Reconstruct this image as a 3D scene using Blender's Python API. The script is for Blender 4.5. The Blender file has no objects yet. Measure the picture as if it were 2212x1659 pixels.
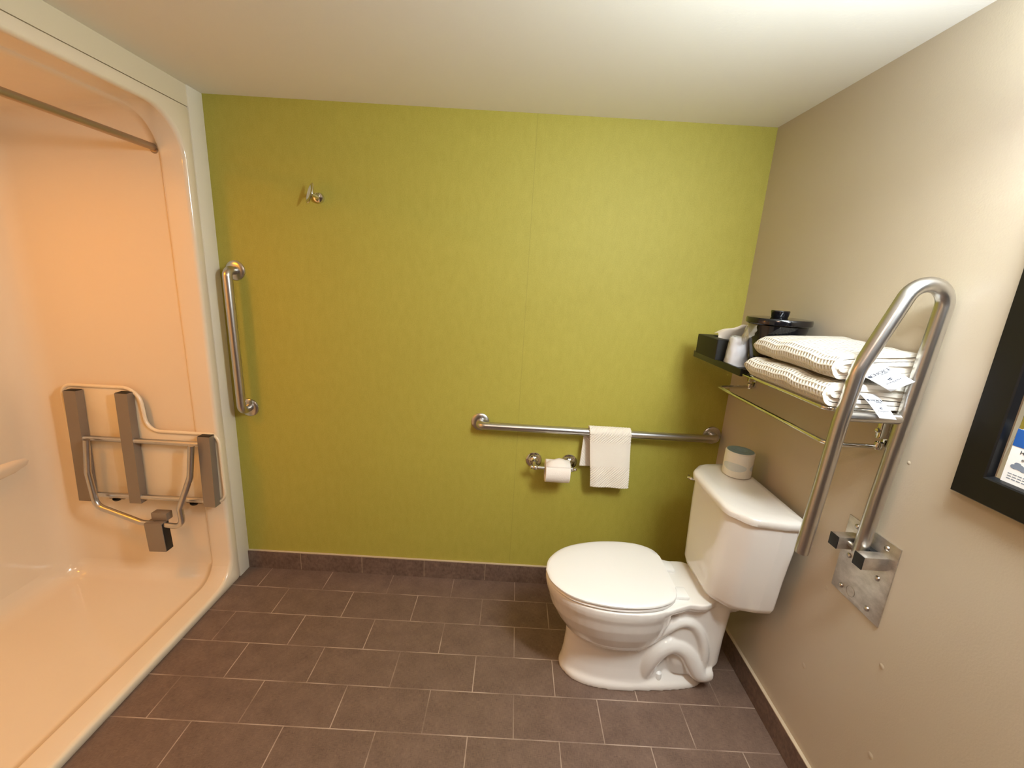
import bpy, bmesh, math, random
from mathutils import Vector, Matrix
import numpy as np
random.seed(7)
S = bpy.context.scene
COL = S.collection

# ------------------------------------------------------------------ camera, world, lights, exposure
XL, H = -2.27, 2.135            # room: right wall x=0, back wall y=0, shower face x=XL, ceiling z=H
YF = -2.75                      # wall behind the camera
CAM = (-0.98775, -1.87715, 1.49930)
YAW, PITCH, ROLL, FPX = 0.0016276, -0.2418855, 0.0586013, 919.08
fw = Vector((math.sin(YAW)*math.cos(PITCH), math.cos(YAW)*math.cos(PITCH), math.sin(PITCH)))
rt = fw.cross(Vector((0, 0, 1))).normalized()
up = rt.cross(fw)
rt2 = math.cos(ROLL)*rt + math.sin(ROLL)*up
up2 = -math.sin(ROLL)*rt + math.cos(ROLL)*up
cd = bpy.data.cameras.new('camera')
cd.sensor_fit = 'HORIZONTAL'; cd.sensor_width = 36; cd.lens = FPX/2212*36
cd.clip_start = 0.02
co = bpy.data.objects.new('camera', cd); COL.objects.link(co)
co.matrix_world = Matrix(((rt2.x, up2.x, -fw.x, CAM[0]), (rt2.y, up2.y, -fw.y, CAM[1]),
                          (rt2.z, up2.z, -fw.z, CAM[2]), (0, 0, 0, 1)))
S.camera = co

w = bpy.data.worlds.new('world'); S.world = w; w.use_nodes = True
w.node_tree.nodes['Background'].inputs[0].default_value = (1.0, 0.86, 0.70, 1)
w.node_tree.nodes['Background'].inputs[1].default_value = 0.02
S.view_settings.view_transform = 'Standard'; S.view_settings.look = 'None'
S.view_settings.gamma = 1; S.view_settings.exposure = 0.2
S.view_settings.use_curve_mapping = False

def point(name, loc, power, col, r):
    l = bpy.data.lights.new(name, 'POINT'); l.energy = power; l.color = col; l.shadow_soft_size = r
    o = bpy.data.objects.new(name, l); o.location = loc; COL.objects.link(o); return o
def area(name, loc, rot, power, col, sx, sy):
    l = bpy.data.lights.new(name, 'AREA'); l.energy = power; l.color = col
    l.shape = 'RECTANGLE'; l.size = sx; l.size_y = sy
    o = bpy.data.objects.new(name, l); o.location = loc; o.rotation_euler = rot; COL.objects.link(o); return o
# vanity fixture above the mirror on the right wall (just past the right edge of the frame):
# frosted front panel plus the spill that escapes round its end; shower downlight; added fill light at the ceiling behind the camera
def setl(o, rgb):
    e = max(rgb); o.data.energy = e; o.data.color = tuple(c/e for c in rgb)
def aim(v): return Vector(v).to_track_quat('-Z', 'Y').to_euler()
LP = {'down': (19, 20.5, 21), 'up': (16.8, 19.2, 19.4), 'globe': (1.1, 1.2, 1.8), 'shower': (7.2, 2.7, .06), 'ceiling': (8, 5.5, 4)}
setl(area('vanity_lamp_down', (-0.16, -1.40, 1.84), aim((-0.45, 0.25, -0.86)), 1, (1, 1, 1), 0.12, 0.60), LP['down'])
setl(area('vanity_lamp_up', (-0.16, -1.40, 1.92), aim((-0.35, 0.2, 0.92)), 1, (1, 1, 1), 0.12, 0.60), LP['up'])
setl(point('vanity_globe', (-0.12, -1.12, 1.88), 1, (1, 1, 1), 0.06), LP['globe'])
setl(area('shower_lamp', (-2.72, -1.0, 1.955), (0, 0, 0), 1, (1, 1, 1), 0.16, 0.16), LP['shower'])
setl(area('ceiling_fill', (-1.15, -2.1, 2.125), (0, 0, 0), 1, (1, 1, 1), 0.3, 0.3), LP['ceiling'])  # added unseen fill, lifts the lower right wall and toilet lid

# ------------------------------------------------------------------ materials
def lin(c):
    return tuple((x/12.92 if x <= 0.04045 else ((x+0.055)/1.055)**2.4) for x in [v/255 for v in c])
class N:
    """tiny node helper"""
    def __init__(self, name):
        self.m = bpy.data.materials.new(name); self.m.use_nodes = True
        self.t = self.m.node_tree; self.b = self.t.nodes['Principled BSDF']
    def n(self, typ, **kw):
        x = self.t.nodes.new(typ)
        for k, v in kw.items():
            if k in x.inputs.keys() if hasattr(x.inputs, 'keys') else False: x.inputs[k].default_value = v
            else: setattr(x, k, v)
        return x
    def l(self, a, b): self.t.links.new(a, b)
def pbr(name, rgb, rough=0.5, metal=0.0, coat=0.0, spec=0.5, aniso=0.0, linear=False):
    k = N(name); c = rgb if linear else lin(rgb)
    k.b.inputs['Base Color'].default_value = (*c, 1)
    k.b.inputs['Roughness'].default_value = rough; k.b.inputs['Metallic'].default_value = metal
    k.b.inputs['Coat Weight'].default_value = coat; k.b.inputs['Coat Roughness'].default_value = 0.05
    k.b.inputs['Specular IOR Level'].default_value = spec
    return k
def coords(k, kind='Object', scale=(1, 1, 1), loc=(0, 0, 0)):
    tc = k.n('ShaderNodeTexCoord'); mp = k.n('ShaderNodeMapping')
    mp.inputs['Scale'].default_value = scale; mp.inputs['Location'].default_value = loc
    k.l(tc.outputs[kind], mp.inputs[0]); return mp.outputs[0]
def noise(k, vec, scale, detail=3, rough=0.5):
    x = k.n('ShaderNodeTexNoise'); x.inputs['Scale'].default_value = scale
    x.inputs['Detail'].default_value = detail; x.inputs['Roughness'].default_value = rough
    k.l(vec, x.inputs['Vector']); return x.outputs['Fac']
def ramp(k, fac, stops):
    r = k.n('ShaderNodeValToRGB'); k.l(fac, r.inputs[0])
    e = r.color_ramp.elements
    while len(e) < len(stops): e.new(0.5)
    for i, (p, c) in enumerate(stops): e[i].position = p; e[i].color = (*c, 1)
    return r.outputs[0]
def bump(k, height, strength, dist=0.01):
    b = k.n('ShaderNodeBump'); b.inputs['Strength'].default_value = strength; b.inputs['Distance'].default_value = dist
    k.l(height, b.inputs['Height']); k.l(b.outputs[0], k.b.inputs['Normal']); return b
def mathn(k, op, a, b=None):
    x = k.n('ShaderNodeMath'); x.operation = op
    for i, v in enumerate((a, b)):
        if v is None: continue
        if isinstance(v, (int, float)): x.inputs[i].default_value = v
        else: k.l(v, x.inputs[i])
    return x.outputs[0]
def mixc(k, fac, a, b):
    x = k.n('ShaderNodeMix'); x.data_type = 'RGBA'
    k.l(fac, x.inputs['Factor'])
    for s, v in (('A', a), ('B', b)):
        i = [q for q in x.inputs if q.name == s and q.type == 'RGBA'][0]
        if isinstance(v, tuple): i.default_value = (*v, 1)
        else: k.l(v, i)
    return [q for q in x.outputs if q.type == 'RGBA'][0]

M = {}
# green wallpaper: fine woven mottling and one vertical seam
k = pbr('green_wallpaper', (173, 163, 66), 0.62)
v = coords(k)
n1 = noise(k, v, 260, 4, 0.7); n2 = noise(k, coords(k, scale=(1, 1, .45)), 38, 4, 0.65)
f = mathn(k, 'ADD', mathn(k, 'MULTIPLY', n1, 0.7), mathn(k, 'MULTIPLY', n2, 0.3))
base = ramp(k, f, [(0.32, lin((164, 154, 58))), (0.68, lin((184, 174, 76)))])
sx = k.n('ShaderNodeSeparateXYZ'); k.l(v, sx.inputs[0])
seam = mathn(k, 'LESS_THAN', mathn(k, 'ABSOLUTE', mathn(k, 'ADD', sx.outputs[0], 0.945)), 0.0012)
k.l(mixc(k, mathn(k, 'MULTIPLY', seam, 0.45), base, lin((146, 138, 58))), k.b.inputs['Base Color'])
bump(k, f, 0.25, 0.002); M['green'] = k.m
# beige painted wall, orange-peel
k = pbr('beige_wall_paint', (194, 181, 160), 0.38)
n1 = noise(k, coords(k), 220, 2); bump(k, n1, 0.12, 0.002); M['beige'] = k.m
k = pbr('ceiling_paint', (245, 241, 233), 0.75)
n1 = noise(k, coords(k), 120, 2); bump(k, n1, 0.1, 0.002); M['ceiling'] = k.m
k = pbr('cream_board_paint', (226, 212, 184), 0.5); M['cream'] = k.m
k = pbr('white_trim_paint', (233, 224, 205), 0.45); bump(k, noise(k, coords(k), 60, 2), 0.08, 0.003); M['trim'] = k.m
# fibreglass shower
k = pbr('cream_fibreglass', (238, 222, 196), 0.11, coat=0.35, spec=0.5)
bump(k, noise(k, coords(k), 9, 2), 0.06, 0.02); M['fibre'] = k.m
# floor tile with woven linen texture and pale grout
def tile_mat(name, brick=True, dark=1.0):
    k = pbr(name, (92, 76, 70), 0.42, spec=0.4)
    v1 = coords(k, scale=(900, 60, 60)); v2 = coords(k, scale=(60, 900, 60))
    a = noise(k, v1, 1, 2); b = noise(k, v2, 1, 2)
    c = noise(k, coords(k), 14, 3)
    s = mathn(k, 'ADD', mathn(k, 'MULTIPLY', mathn(k, 'ADD', a, b), 0.38), mathn(k, 'MULTIPLY', c, 0.24))
    col = ramp(k, s, [(0.34, tuple(x*dark for x in lin((86, 68, 58)))), (0.66, tuple(x*dark for x in lin((133, 110, 96))))])
    if brick:
        vb = coords(k, loc=(1.839-0.1545, 0.142, 0))
        br = k.n('ShaderNodeTexBrick'); br.offset = 0.5; br.offset_frequency = 2
        br.inputs['Scale'].default_value = 1; br.inputs['Mortar Size'].default_value = 0.0021
        br.inputs['Mortar Smooth'].default_value = 0.3
        br.inputs['Brick Width'].default_value = 0.309; br.inputs['Row Height'].default_value = 0.158
        k.l(vb, br.inputs['Vector'])
        gn = noise(k, coords(k), 5, 2)
        fac = mathn(k, 'MULTIPLY', br.outputs['Fac'], ramp(k, gn, [(0.40, (.22,)*3), (0.56, (.95,)*3)]))
        k.l(mixc(k, fac, col, lin((176, 156, 140))), k.b.inputs['Base Color'])
        h = mathn(k, 'SUBTRACT', mathn(k, 'MULTIPLY', s, 0.5), mathn(k, 'MULTIPLY', br.outputs['Fac'], 0.8))
    else:
        k.l(col, k.b.inputs['Base Color']); h = s
    bump(k, h, 0.35, 0.002)
    return k.m
M['tile'] = tile_mat('brown_linen_tile'); M['base'] = tile_mat('brown_base_tile', False, 1.0)
k = pbr('pale_caulk', (196, 178, 150), 0.6); M['caulk'] = k.m
M['porcelain'] = pbr('white_porcelain', (238, 234, 228), 0.09, coat=0.4).m
M['seatplastic'] = pbr('white_seat_plastic', (240, 238, 234), 0.22).m
M['chrome'] = pbr('chrome', (222, 220, 214), 0.07, 1.0).m
M['steel'] = pbr('satin_steel', (202, 200, 197), 0.28, 1.0).m
k = pbr('brushed_plate_steel', (190, 182, 172), 0.36, 0.9)
nn = noise(k, coords(k, scale=(1, 1, 1.6)), 26, 5, 0.65)
k.l(ramp(k, nn, [(0.3, lin((176, 168, 158))), (0.65, lin((212, 205, 196)))]), k.b.inputs['Base Color'])
M['plate'] = k.m
M['bronze'] = pbr('dull_grey_metal', (178, 160, 136), 0.36, 0.85).m
M['seatslat'] = pbr('grey_anodised_slat', (146, 134, 120), 0.4, 0.4).m
M['black'] = pbr('black_gloss_plastic', (12, 13, 18), 0.12, coat=0.3).m
M['blackmatte'] = pbr('black_matte', (17, 16, 15), 0.55).m
M['blacktray'] = pbr('black_tray', (14, 14, 14), 0.3).m
M['frame'] = pbr('black_frame_lacquer', (9, 9, 11), 0.3).m
M['glass'] = pbr('mirror_glass', (235, 238, 238), 0.01, 1.0).m
M['paper'] = pbr('white_paper', (240, 236, 228), 0.85).m
M['seatboard'] = pbr('cream_phenolic', (236, 222, 194), 0.3).m
M['ink'] = pbr('dark_ink', (34, 40, 56), 0.7).m
M['greyink'] = pbr('grey_ink', (120, 130, 146), 0.7).m
M['cardblue'] = pbr('card_blue', (26, 84, 160), 0.5).m
M['cardwhite'] = pbr('card_white', (240, 240, 240), 0.5).m
M['label'] = pbr('satin_label', (240, 241, 246), 0.5).m
M['tissue'] = pbr('tissue_paper', (238, 232, 222), 0.9).m
# soft crepe of toilet roll
k = pbr('toilet_tissue', (243, 234, 224), 0.95); bump(k, noise(k, coords(k), 300, 3), 0.4, 0.002); M['roll'] = k.m
# wrapped roll with printed blue ovals
k = pbr('printed_wrap', (232, 226, 212), 0.6)
tc = coords(k, 'UV'); sp = k.n('ShaderNodeSeparateXYZ'); k.l(tc, sp.inputs[0])
fu = mathn(k, 'SUBTRACT', mathn(k, 'FRACT', mathn(k, 'MULTIPLY', sp.outputs[0], 3.0)), 0.5)
du = mathn(k, 'POWER', mathn(k, 'MULTIPLY', fu, 2.3), 2.0)
dv = mathn(k, 'POWER', mathn(k, 'MULTIPLY', mathn(k, 'SUBTRACT', sp.outputs[1], 0.44), 6.0), 2.0)
ins = mathn(k, 'LESS_THAN', mathn(k, 'ADD', du, dv), 1.0)
k.l(mixc(k, mathn(k, 'MULTIPLY', ins, 0.55), lin((234, 229, 217)), lin((182, 198, 202))), k.b.inputs['Base Color'])
bump(k, noise(k, coords(k), 70, 2), 0.25, 0.004); M['wrap'] = k.m
k = pbr('blue_wrap_end', (132, 156, 164), 0.6); bump(k, noise(k, coords(k), 90, 3), 0.6, 0.006); M['wrapblue'] = k.m
# towels (UV in metres)
def towel_mat(name, mode):
    k = pbr(name, (244, 236, 222), 0.95, spec=0.2)
    k.b.inputs['Sheen Weight'].default_value = 0.25
    uv = coords(k, 'UV'); sp = k.n('ShaderNodeSeparateXYZ'); k.l(uv, sp.inputs[0])
    if mode == 'waffle':
        a = mathn(k, 'COSINE', mathn(k, 'MULTIPLY', sp.outputs[0], 2*math.pi/0.0118))
        b = mathn(k, 'COSINE', mathn(k, 'MULTIPLY', sp.outputs[1], 2*math.pi/0.0118))
        h = mathn(k, 'MAXIMUM', a, b)
        n = noise(k, uv, 900, 2)
        hh = mathn(k, 'ADD', h, mathn(k, 'MULTIPLY', n, 0.6)); bump(k, hh, 0.9, 0.0035)
    else:
        n = noise(k, uv, 420, 3); bump(k, n, 0.5, 0.003)
    return k.m
M['waffle'] = towel_mat('white_waffle_terry', 'waffle'); M['terry'] = towel_mat('white_ribbed_terry', 'rib')
# thin clear film
def film(name, alpha, rgb, bs=0.8, sc=45):
    k = pbr(name, rgb, 0.12, spec=0.6); k.b.inputs['Alpha'].default_value = alpha
    v = k.n('ShaderNodeTexVoronoi'); v.inputs['Scale'].default_value = sc; v.feature = 'SMOOTH_F1'
    k.l(coords(k), v.inputs['Vector']); bump(k, v.outputs['Distance'], bs, 0.02); return k.m
M['film'] = film('clear_plastic_film', 0.36, (238, 238, 242), 0.5); M['bag'] = film('thin_bag_film', 0.28, (232, 226, 208), 0.5, 25)
M['cup'] = pbr('white_cup_plastic', (236, 236, 240), 0.3).m

# ------------------------------------------------------------------ geometry helpers
def tag(o, label=None, cat=None, group=None, kind=None):
    if label: o['label'] = label
    if cat: o['category'] = cat
    if group: o['group'] = group
    if kind: o['kind'] = kind
    return o
def empty(name, loc, label, cat, group=None):
    o = bpy.data.objects.new(name, None); o.location = loc; o.empty_display_size = 0.05
    COL.objects.link(o); return tag(o, label, cat, group)
class MB:
    def __init__(self): self.v = []; self.f = []; self.mi = []; self.uv = {}
    def add(self, verts, faces, mi=0, uvs=None):
        o = len(self.v); self.v += [tuple(p) for p in verts]
        for i, fc in enumerate(faces):
            if uvs: self.uv[len(self.f)] = uvs[i]
            self.f.append(tuple(a+o for a in fc)); self.mi.append(mi)
        return self
    def bm(self, b, mi=0):
        b.verts.index_update()
        self.add([v.co[:] for v in b.verts], [[v.index for v in fc.verts] for fc in b.faces], mi); b.free(); return self
    def box(self, lo, hi, bev=0.0, seg=2, rot=None, mi=0):
        b = bmesh.new(); bmesh.ops.create_cube(b, size=1)
        lo, hi = Vector(lo), Vector(hi); c = (lo+hi)/2; s = hi-lo
        for v in b.verts: v.co = Vector((v.co.x*s.x, v.co.y*s.y, v.co.z*s.z))
        if bev > 0: bmesh.ops.bevel(b, geom=b.edges[:], offset=bev, segments=seg, profile=0.5, affect='EDGES')
        for v in b.verts: v.co = (rot @ v.co if rot else v.co)+c
        return self.bm(b, mi)
    def tube(self, path, r, seg=16, closed=False, caps=True, mi=0):
        P = [Vector(p) for p in path]; n = len(P)
        R = r if isinstance(r, (list, tuple)) else [r]*n
        T = []
        for i in range(n):
            a = P[i-1] if (i > 0 or closed) else P[i]; b = P[(i+1) % n] if (i < n-1 or closed) else P[i]
            T.append((b-a).normalized())
        nrm = T[0].orthogonal().normalized(); vs = []; fs = []
        for i in range(n):
            nrm = (nrm - T[i]*nrm.dot(T[i])).normalized(); bn = T[i].cross(nrm)
            for j in range(seg):
                a = 2*math.pi*j/seg
                vs.append(P[i]+R[i]*(math.cos(a)*nrm+math.sin(a)*bn))
        m = n if closed else n-1
        for i in range(m):
            for j in range(seg):
                a, b = i*seg+j, i*seg+(j+1) % seg; c = ((i+1) % n)*seg
                fs.append((a, b, c+(j+1) % seg, c+j))
        if caps and not closed:
            fs.append(tuple(range(seg-1, -1, -1))); fs.append(tuple((n-1)*seg+j for j in range(seg)))
        return self.add(vs, fs, mi)
    def lathe(self, prof, center, axis='Z', seg=40, mi=0, uv=False):
        """prof: (radius, height) list; axis direction vector or letter"""
        ax = {'Z': Vector((0, 0, 1)), 'X': Vector((1, 0, 0)), 'Y': Vector((0, 1, 0))}.get(axis, None) if isinstance(axis, str) else Vector(axis).normalized()
        u = ax.orthogonal().normalized(); w_ = ax.cross(u); c = Vector(center); vs = []; fs = []; us = []
        for r, h in prof:
            for j in range(seg):
                a = 2*math.pi*j/seg; vs.append(c+ax*h+(u*math.cos(a)+w_*math.sin(a))*max(r, 1e-5))
        hs = [h for _, h in prof]; h0, h1 = min(hs), max(hs)
        for i in range(len(prof)-1):
            for j in range(seg):
                fs.append((i*seg+j, i*seg+(j+1) % seg, (i+1)*seg+(j+1) % seg, (i+1)*seg+j))
                va, vb = (prof[i][1]-h0)/(h1-h0+1e-9), (prof[i+1][1]-h0)/(h1-h0+1e-9)
                us.append(((j/seg, va), ((j+1)/seg, va), ((j+1)/seg, vb), (j/seg, vb)))
        return self.add(vs, fs, mi, us if uv else None)
    def loft(self, rings, cap0=True, cap1=True, mi=0, closed=True):
        n = len(rings[0]); vs = [p for r in rings for p in r]; fs = []
        for i in range(len(rings)-1):
            for j in range(n if closed else n-1):
                fs.append((i*n+j, i*n+(j+1) % n, (i+1)*n+(j+1) % n, (i+1)*n+j))
        if cap0: fs.append(tuple(range(n-1, -1, -1)))
        if cap1: fs.append(tuple((len(rings)-1)*n+j for j in range(n)))
        return self.add(vs, fs, mi)
    def prism(self, outline, z0, z1, bev=0.0, axis='Z', mi=0, seg=2):
        """outline: 2-D points extruded along an axis"""
        def p3(a, b, h): return {'Z': (a, b, h), 'Y': (a, h, b), 'X': (h, a, b)}[axis]
        b = bmesh.new(); vs = [b.verts.new(p3(x, y, z0)) for x, y in outline]; fc = b.faces.new(vs)
        r = bmesh.ops.extrude_face_region(b, geom=[fc])
        d = Vector(p3(0, 0, 1))*(z1-z0)
        bmesh.ops.translate(b, vec=d, verts=[e for e in r['geom'] if isinstance(e, bmesh.types.BMVert)])
        bmesh.ops.recalc_face_normals(b, faces=b.faces[:])
        if bev > 0:
            ed = [e for e in b.edges if abs((e.verts[0].co-e.verts[1].co).dot(d.normalized())) < 1e-6]
            bmesh.ops.bevel(b, geom=ed, offset=bev, segments=seg, profile=0.5, affect='EDGES')
        return self.bm(b, mi)
    def mesh(self, name, mats, origin=(0, 0, 0), smooth=True, ang=35):
        o = Vector(origin); me = bpy.data.meshes.new(name)
        me.from_pydata([Vector(p)-o for p in self.v], [], self.f)
        for m in (mats if isinstance(mats, (list, tuple)) else [mats]): me.materials.append(m)
        me.polygons.foreach_set('material_index', self.mi)
        if self.uv:
            ul = me.uv_layers.new(name='UVMap')
            for fi, us in self.uv.items():
                p = me.polygons[fi]
                for li, q in zip(p.loop_indices, us): ul.data[li].uv = q
        b = bmesh.new(); b.from_mesh(me)
        bmesh.ops.remove_doubles(b, verts=b.verts[:], dist=1e-6)
        bmesh.ops.recalc_face_normals(b, faces=b.faces[:]); b.to_mesh(me); b.free()
        if smooth:
            me.polygons.foreach_set('use_smooth', [True]*len(me.polygons))
            me.set_sharp_from_angle(angle=math.radians(ang))
        return me
    def build(self, name, mats, parent=None, smooth=True, ang=35, label=None):
        """parent: the thing (or a part); the mesh is stored relative to the thing's base"""
        root = parent
        while root is not None and root.parent is not None: root = root.parent
        org = root.location if root is not None else Vector((0, 0, 0))
        o = bpy.data.objects.new(name, self.mesh(name, mats, org, smooth, ang)); COL.objects.link(o)
        if parent is not None: o.parent = parent
        if label: o['label'] = label
        return o
    def solo(self, name, mats, base, label, cat, group=None, smooth=True, ang=35):
        o = bpy.data.objects.new(name, self.mesh(name, mats, base, smooth, ang)); o.location = base
        COL.objects.link(o); return tag(o, label, cat, group)
    def struct(self, name, mats, smooth=False):
        o = self.build(name, mats, None, smooth); o['kind'] = 'structure'; return o

def fillet(pts, r, n=8, closed=False, lim=0.49):
    P = [Vector(p) for p in pts]; out = []; m = len(P)
    for i in range(m):
        if not closed and i in (0, m-1): out.append(P[i]); continue
        a, b, c = P[i-1], P[i], P[(i+1) % m]
        d1, d2 = (a-b), (c-b); l1, l2 = d1.length, d2.length; d1.normalize(); d2.normalize()
        ri = r[i] if isinstance(r, (list, tuple)) else r
        an = d1.angle(d2)
        if ri <= 0 or an > math.pi-0.01: out.append(b); continue
        t = min(ri/math.tan(an/2), l1*lim, l2*lim); rr_ = t*math.tan(an/2)
        cen = b+(d1+d2).normalized()*(rr_/math.sin(an/2)); s, e = b+d1*t, b+d2*t
        v0, v1 = s-cen, e-cen; tot = v0.angle(v1); ax = v0.cross(v1).normalized()
        for q in range(n+1): out.append(cen+Matrix.Rotation(tot*q/n, 3, ax) @ v0)
    return out
def fil2(pts, r, n=6):
    return [(p.x, p.y) for p in fillet([(a, b, 0) for a, b in pts], r, n, True)]
def spline(pts, n=8):
    """Catmull-Rom through points"""
    P = [Vector(p) for p in pts]; P = [2*P[0]-P[1]]+P+[2*P[-1]-P[-2]]; out = []
    for i in range(1, len(P)-2):
        for q in range(n):
            t = q/n; a, b, c, d = P[i-1:i+3]
            out.append(0.5*((2*b)+(c-a)*t+(2*a-5*b+4*c-d)*t*t+(3*b-a-3*c+d)*t**3))
    out.append(P[-2]); return out
def spline_closed(pts, n=8):
    P = [Vector((*p, 0)) if len(p) == 2 else Vector(p) for p in pts]; m = len(P); out = []
    for i in range(m):
        a, b, c, d = P[i-1], P[i], P[(i+1) % m], P[(i+2) % m]
        for q in range(n):
            t = q/n; out.append(0.5*((2*b)+(c-a)*t+(2*a-5*b+4*c-d)*t*t+(3*b-a-3*c+d)*t**3))
    return out
def text_mb(s, size, mat_frame, depth=0.0003):
    """flat lettering as mesh; mat_frame maps (x right, y up, z out) to world"""
    c = bpy.data.curves.new('lettering', 'FONT'); c.body = s; c.size = size; c.extrude = depth; c.align_x = 'CENTER'; c.align_y = 'CENTER'
    c.resolution_u = 3
    t = bpy.data.objects.new('lettering', c); COL.objects.link(t)
    me = bpy.data.meshes.new_from_object(t.evaluated_get(bpy.context.evaluated_depsgraph_get()))
    COL.objects.unlink(t); bpy.data.objects.remove(t); bpy.data.curves.remove(c)
    vs = [mat_frame @ v.co for v in me.vertices]; fs = [tuple(p.vertices) for p in me.polygons]
    bpy.data.meshes.remove(me); return vs, fs
def remeshed(mb, voxel, smooth_it):
    """fuse overlapping closed shells into one skin"""
    me = mb.mesh('shell', M['porcelain']); o = bpy.data.objects.new('shell', me); COL.objects.link(o)
    r = o.modifiers.new('r', 'REMESH'); r.mode = 'VOXEL'; r.voxel_size = voxel; r.adaptivity = 0
    s = o.modifiers.new('s', 'SMOOTH'); s.factor = 0.5; s.iterations = smooth_it
    out = bpy.data.meshes.new_from_object(o.evaluated_get(bpy.context.evaluated_depsgraph_get()))
    COL.objects.unlink(o); bpy.data.objects.remove(o)
    res = MB(); res.add([v.co[:] for v in out.vertices], [tuple(p.vertices) for p in out.polygons]); return res

# ------------------------------------------------------------------ room shell
MB().box((XL-0.0, YF, -0.06), (0.0, 0.0, 0.0)).struct('floor', M['tile'])
MB().box((XL-0.08, YF-0.08, H), (0.08, 0.08, H+0.06)).struct('ceiling', M['ceiling'])
MB().box((XL-0.08, 0.0, -0.06), (0.08, 0.08, H)).struct('wall_back', M['green'])
wr = MB().box((0.0, YF, -0.06), (0.08, 0.0, H))
for (y, z, r) in ((-.757, .352, .007), (-.982, .592, .006), (-1.023, .351, .007), (-.763, .647, .006), (-.895, 1.116, .004)):
    wr.lathe([(r*1.3, 0.0), (r*0.9, 0.0007), (r*0.4, 0.0012), (0, 0.0013)], (0, y, z), (-1, 0, 0), 14)
wr.struct('wall_right', M['beige'], True)
MB().box((XL-0.08, YF-0.08, -0.06), (0.08, YF, H)).struct('wall_front', pbr('dark_bounce_cut', (92, 78, 66), 0.5).m)  # unseen rear wall, coloured dark to cut bounce and deepen the shadows
SY0, SY1 = -0.08, -1.70          # shower unit front flange, near and far ends
wl = MB().box((XL-0.08, SY1-0.0, 2.0605), (XL, SY0, H))
wl.box((XL-0.08, YF, -0.06), (XL, SY1, H)); wl.struct('wall_left', M['cream'])
# painted corner board between the shower flange and the green wall, torn paint at its foot
MB().box((XL-0.08, SY0, 0.0), (XL+0.004, 0.0, H), 0.002).struct('trim_1', M['trim'], True)
HB = 0.099
bb = MB().box((XL+0.004, -0.012, 0.0), (0.0, 0.0, HB-0.004), 0.001)
bb.box((XL+0.004, -0.010, HB-0.004), (0.0, 0.0, HB), 0.001, mi=1)
for x in (-1.375, -1.066, -1.69, -2.0): bb.box((x-0.0008, -0.0123, 0.004), (x+0.0008, -0.011, HB-0.004), mi=1)
bb.struct('baseboard_back', [M['base'], M['caulk']])
br_ = MB().box((-0.012, YF, 0.0), (0.0, -0.012, HB-0.004), 0.001); br_.box((-0.012, YF, HB-0.004), (0.0, -0.012, HB), 0.001, mi=1)
br_.struct('baseboard_right', [M['base'], M['caulk']])

# ------------------------------------------------------------------ moulded shower stall
sh = empty('shower_stall', (XL, -0.9, 0.0), 'cream one-piece moulded shower enclosure with arched opening, glowing warm at the left', 'shower')
def rrect(y0, y1, z0, z1, rt_, rb, x, n=10, nz=10):
    """rounded rectangle ring in the y-z plane, fixed vertex count"""
    out = []
    for (cy, cz, r, a0) in ((y0, z1, rt_, 0), (y1, z1, rt_, 90), (y1, z0, rb, 180), (y0, z0, rb, 270)):
        sy = -1 if cy == y0 else 1; sz = -1 if cz == z1 else 1
        for q in range(n+1):
            a = math.radians(a0+90*q/n)
            out.append((x, cy+sy*r+r*math.cos(a), cz+sz*r+r*math.sin(a)))
    return out
# opening: y from -0.125 (near green wall) to -1.655, z 0.034 to 2.014
rings = []
oy0, oy1, oz0, oz1 = -0.125, -1.655, 0.034, 2.014
def ring(x, ins, rt_, rb): rings.append(rrect(oy0-ins, oy1+ins, oz0+ins*0, oz1-ins, rt_, rb, x))
def ringz(x, ins, zb, zt, rt_, rb): rings.append(rrect(oy0-ins, oy1+ins, zb, zt, rt_, rb, x))
rings.append(rrect(SY0, SY1, 0.0, 2.058, 0.012, 0.012, XL-0.02))
rings.append(rrect(SY0, SY1, 0.0, 2.058, 0.012, 0.012, XL+0.000))
rings.append(rrect(SY0-0.004, SY1+0.004, 0.003, 2.055, 0.012, 0.02, XL+0.003))
rings.append(rrect(-0.113, -1.667, 0.022, 2.026, 0.155, 0.13, XL+0.003))
for q in range(1, 7):
    a = math.radians(90*q/6)
    rings.append(rrect(-0.113-0.012*math.sin(a), -1.667+0.012*math.sin(a), 0.022+0.012*math.sin(a), 2.026-0.012*math.sin(a), 0.15, 0.12, XL+0.003-0.016*(1-math.cos(a))))
n_lip = len(rings)-1
ringz(XL-0.085, 0.0, 0.034, 2.014, 0.15, 0.11)
for q in range(1, 5):
    a = math.radians(90*q/4)
    ringz(XL-0.085-0.014*math.sin(a), -0.006*(1-math.cos(a)), 0.034-0.012*(1-math.cos(a)), 2.014-0.001*q, 0.15, 0.1)
ringz(XL-0.13, -0.009, 0.018, 2.007, 0.14, 0.075)
ringz(XL-0.35, -0.014, 0.015, 1.992, 0.11, 0.065)
ringz(XL-0.68, -0.014, 0.016, 1.974, 0.10, 0.065)
bx, rr0 = XL-0.78, 0.10
for q in range(1, 8):
    a = math.radians(90*q/7)
    ins = -0.014+rr0*(1-math.cos(a))
    ringz(XL-0.68-rr0*math.sin(a), ins, 0.016+0.07*(1-math.cos(a))**1.3, 1.974-0.08*(1-math.cos(a)), 0.10*(1-0.3*q/7), 0.065)
ns = len(rings[0])
allv = [p for r in rings for p in r]
fl, wa, pn = [], [], []
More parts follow.
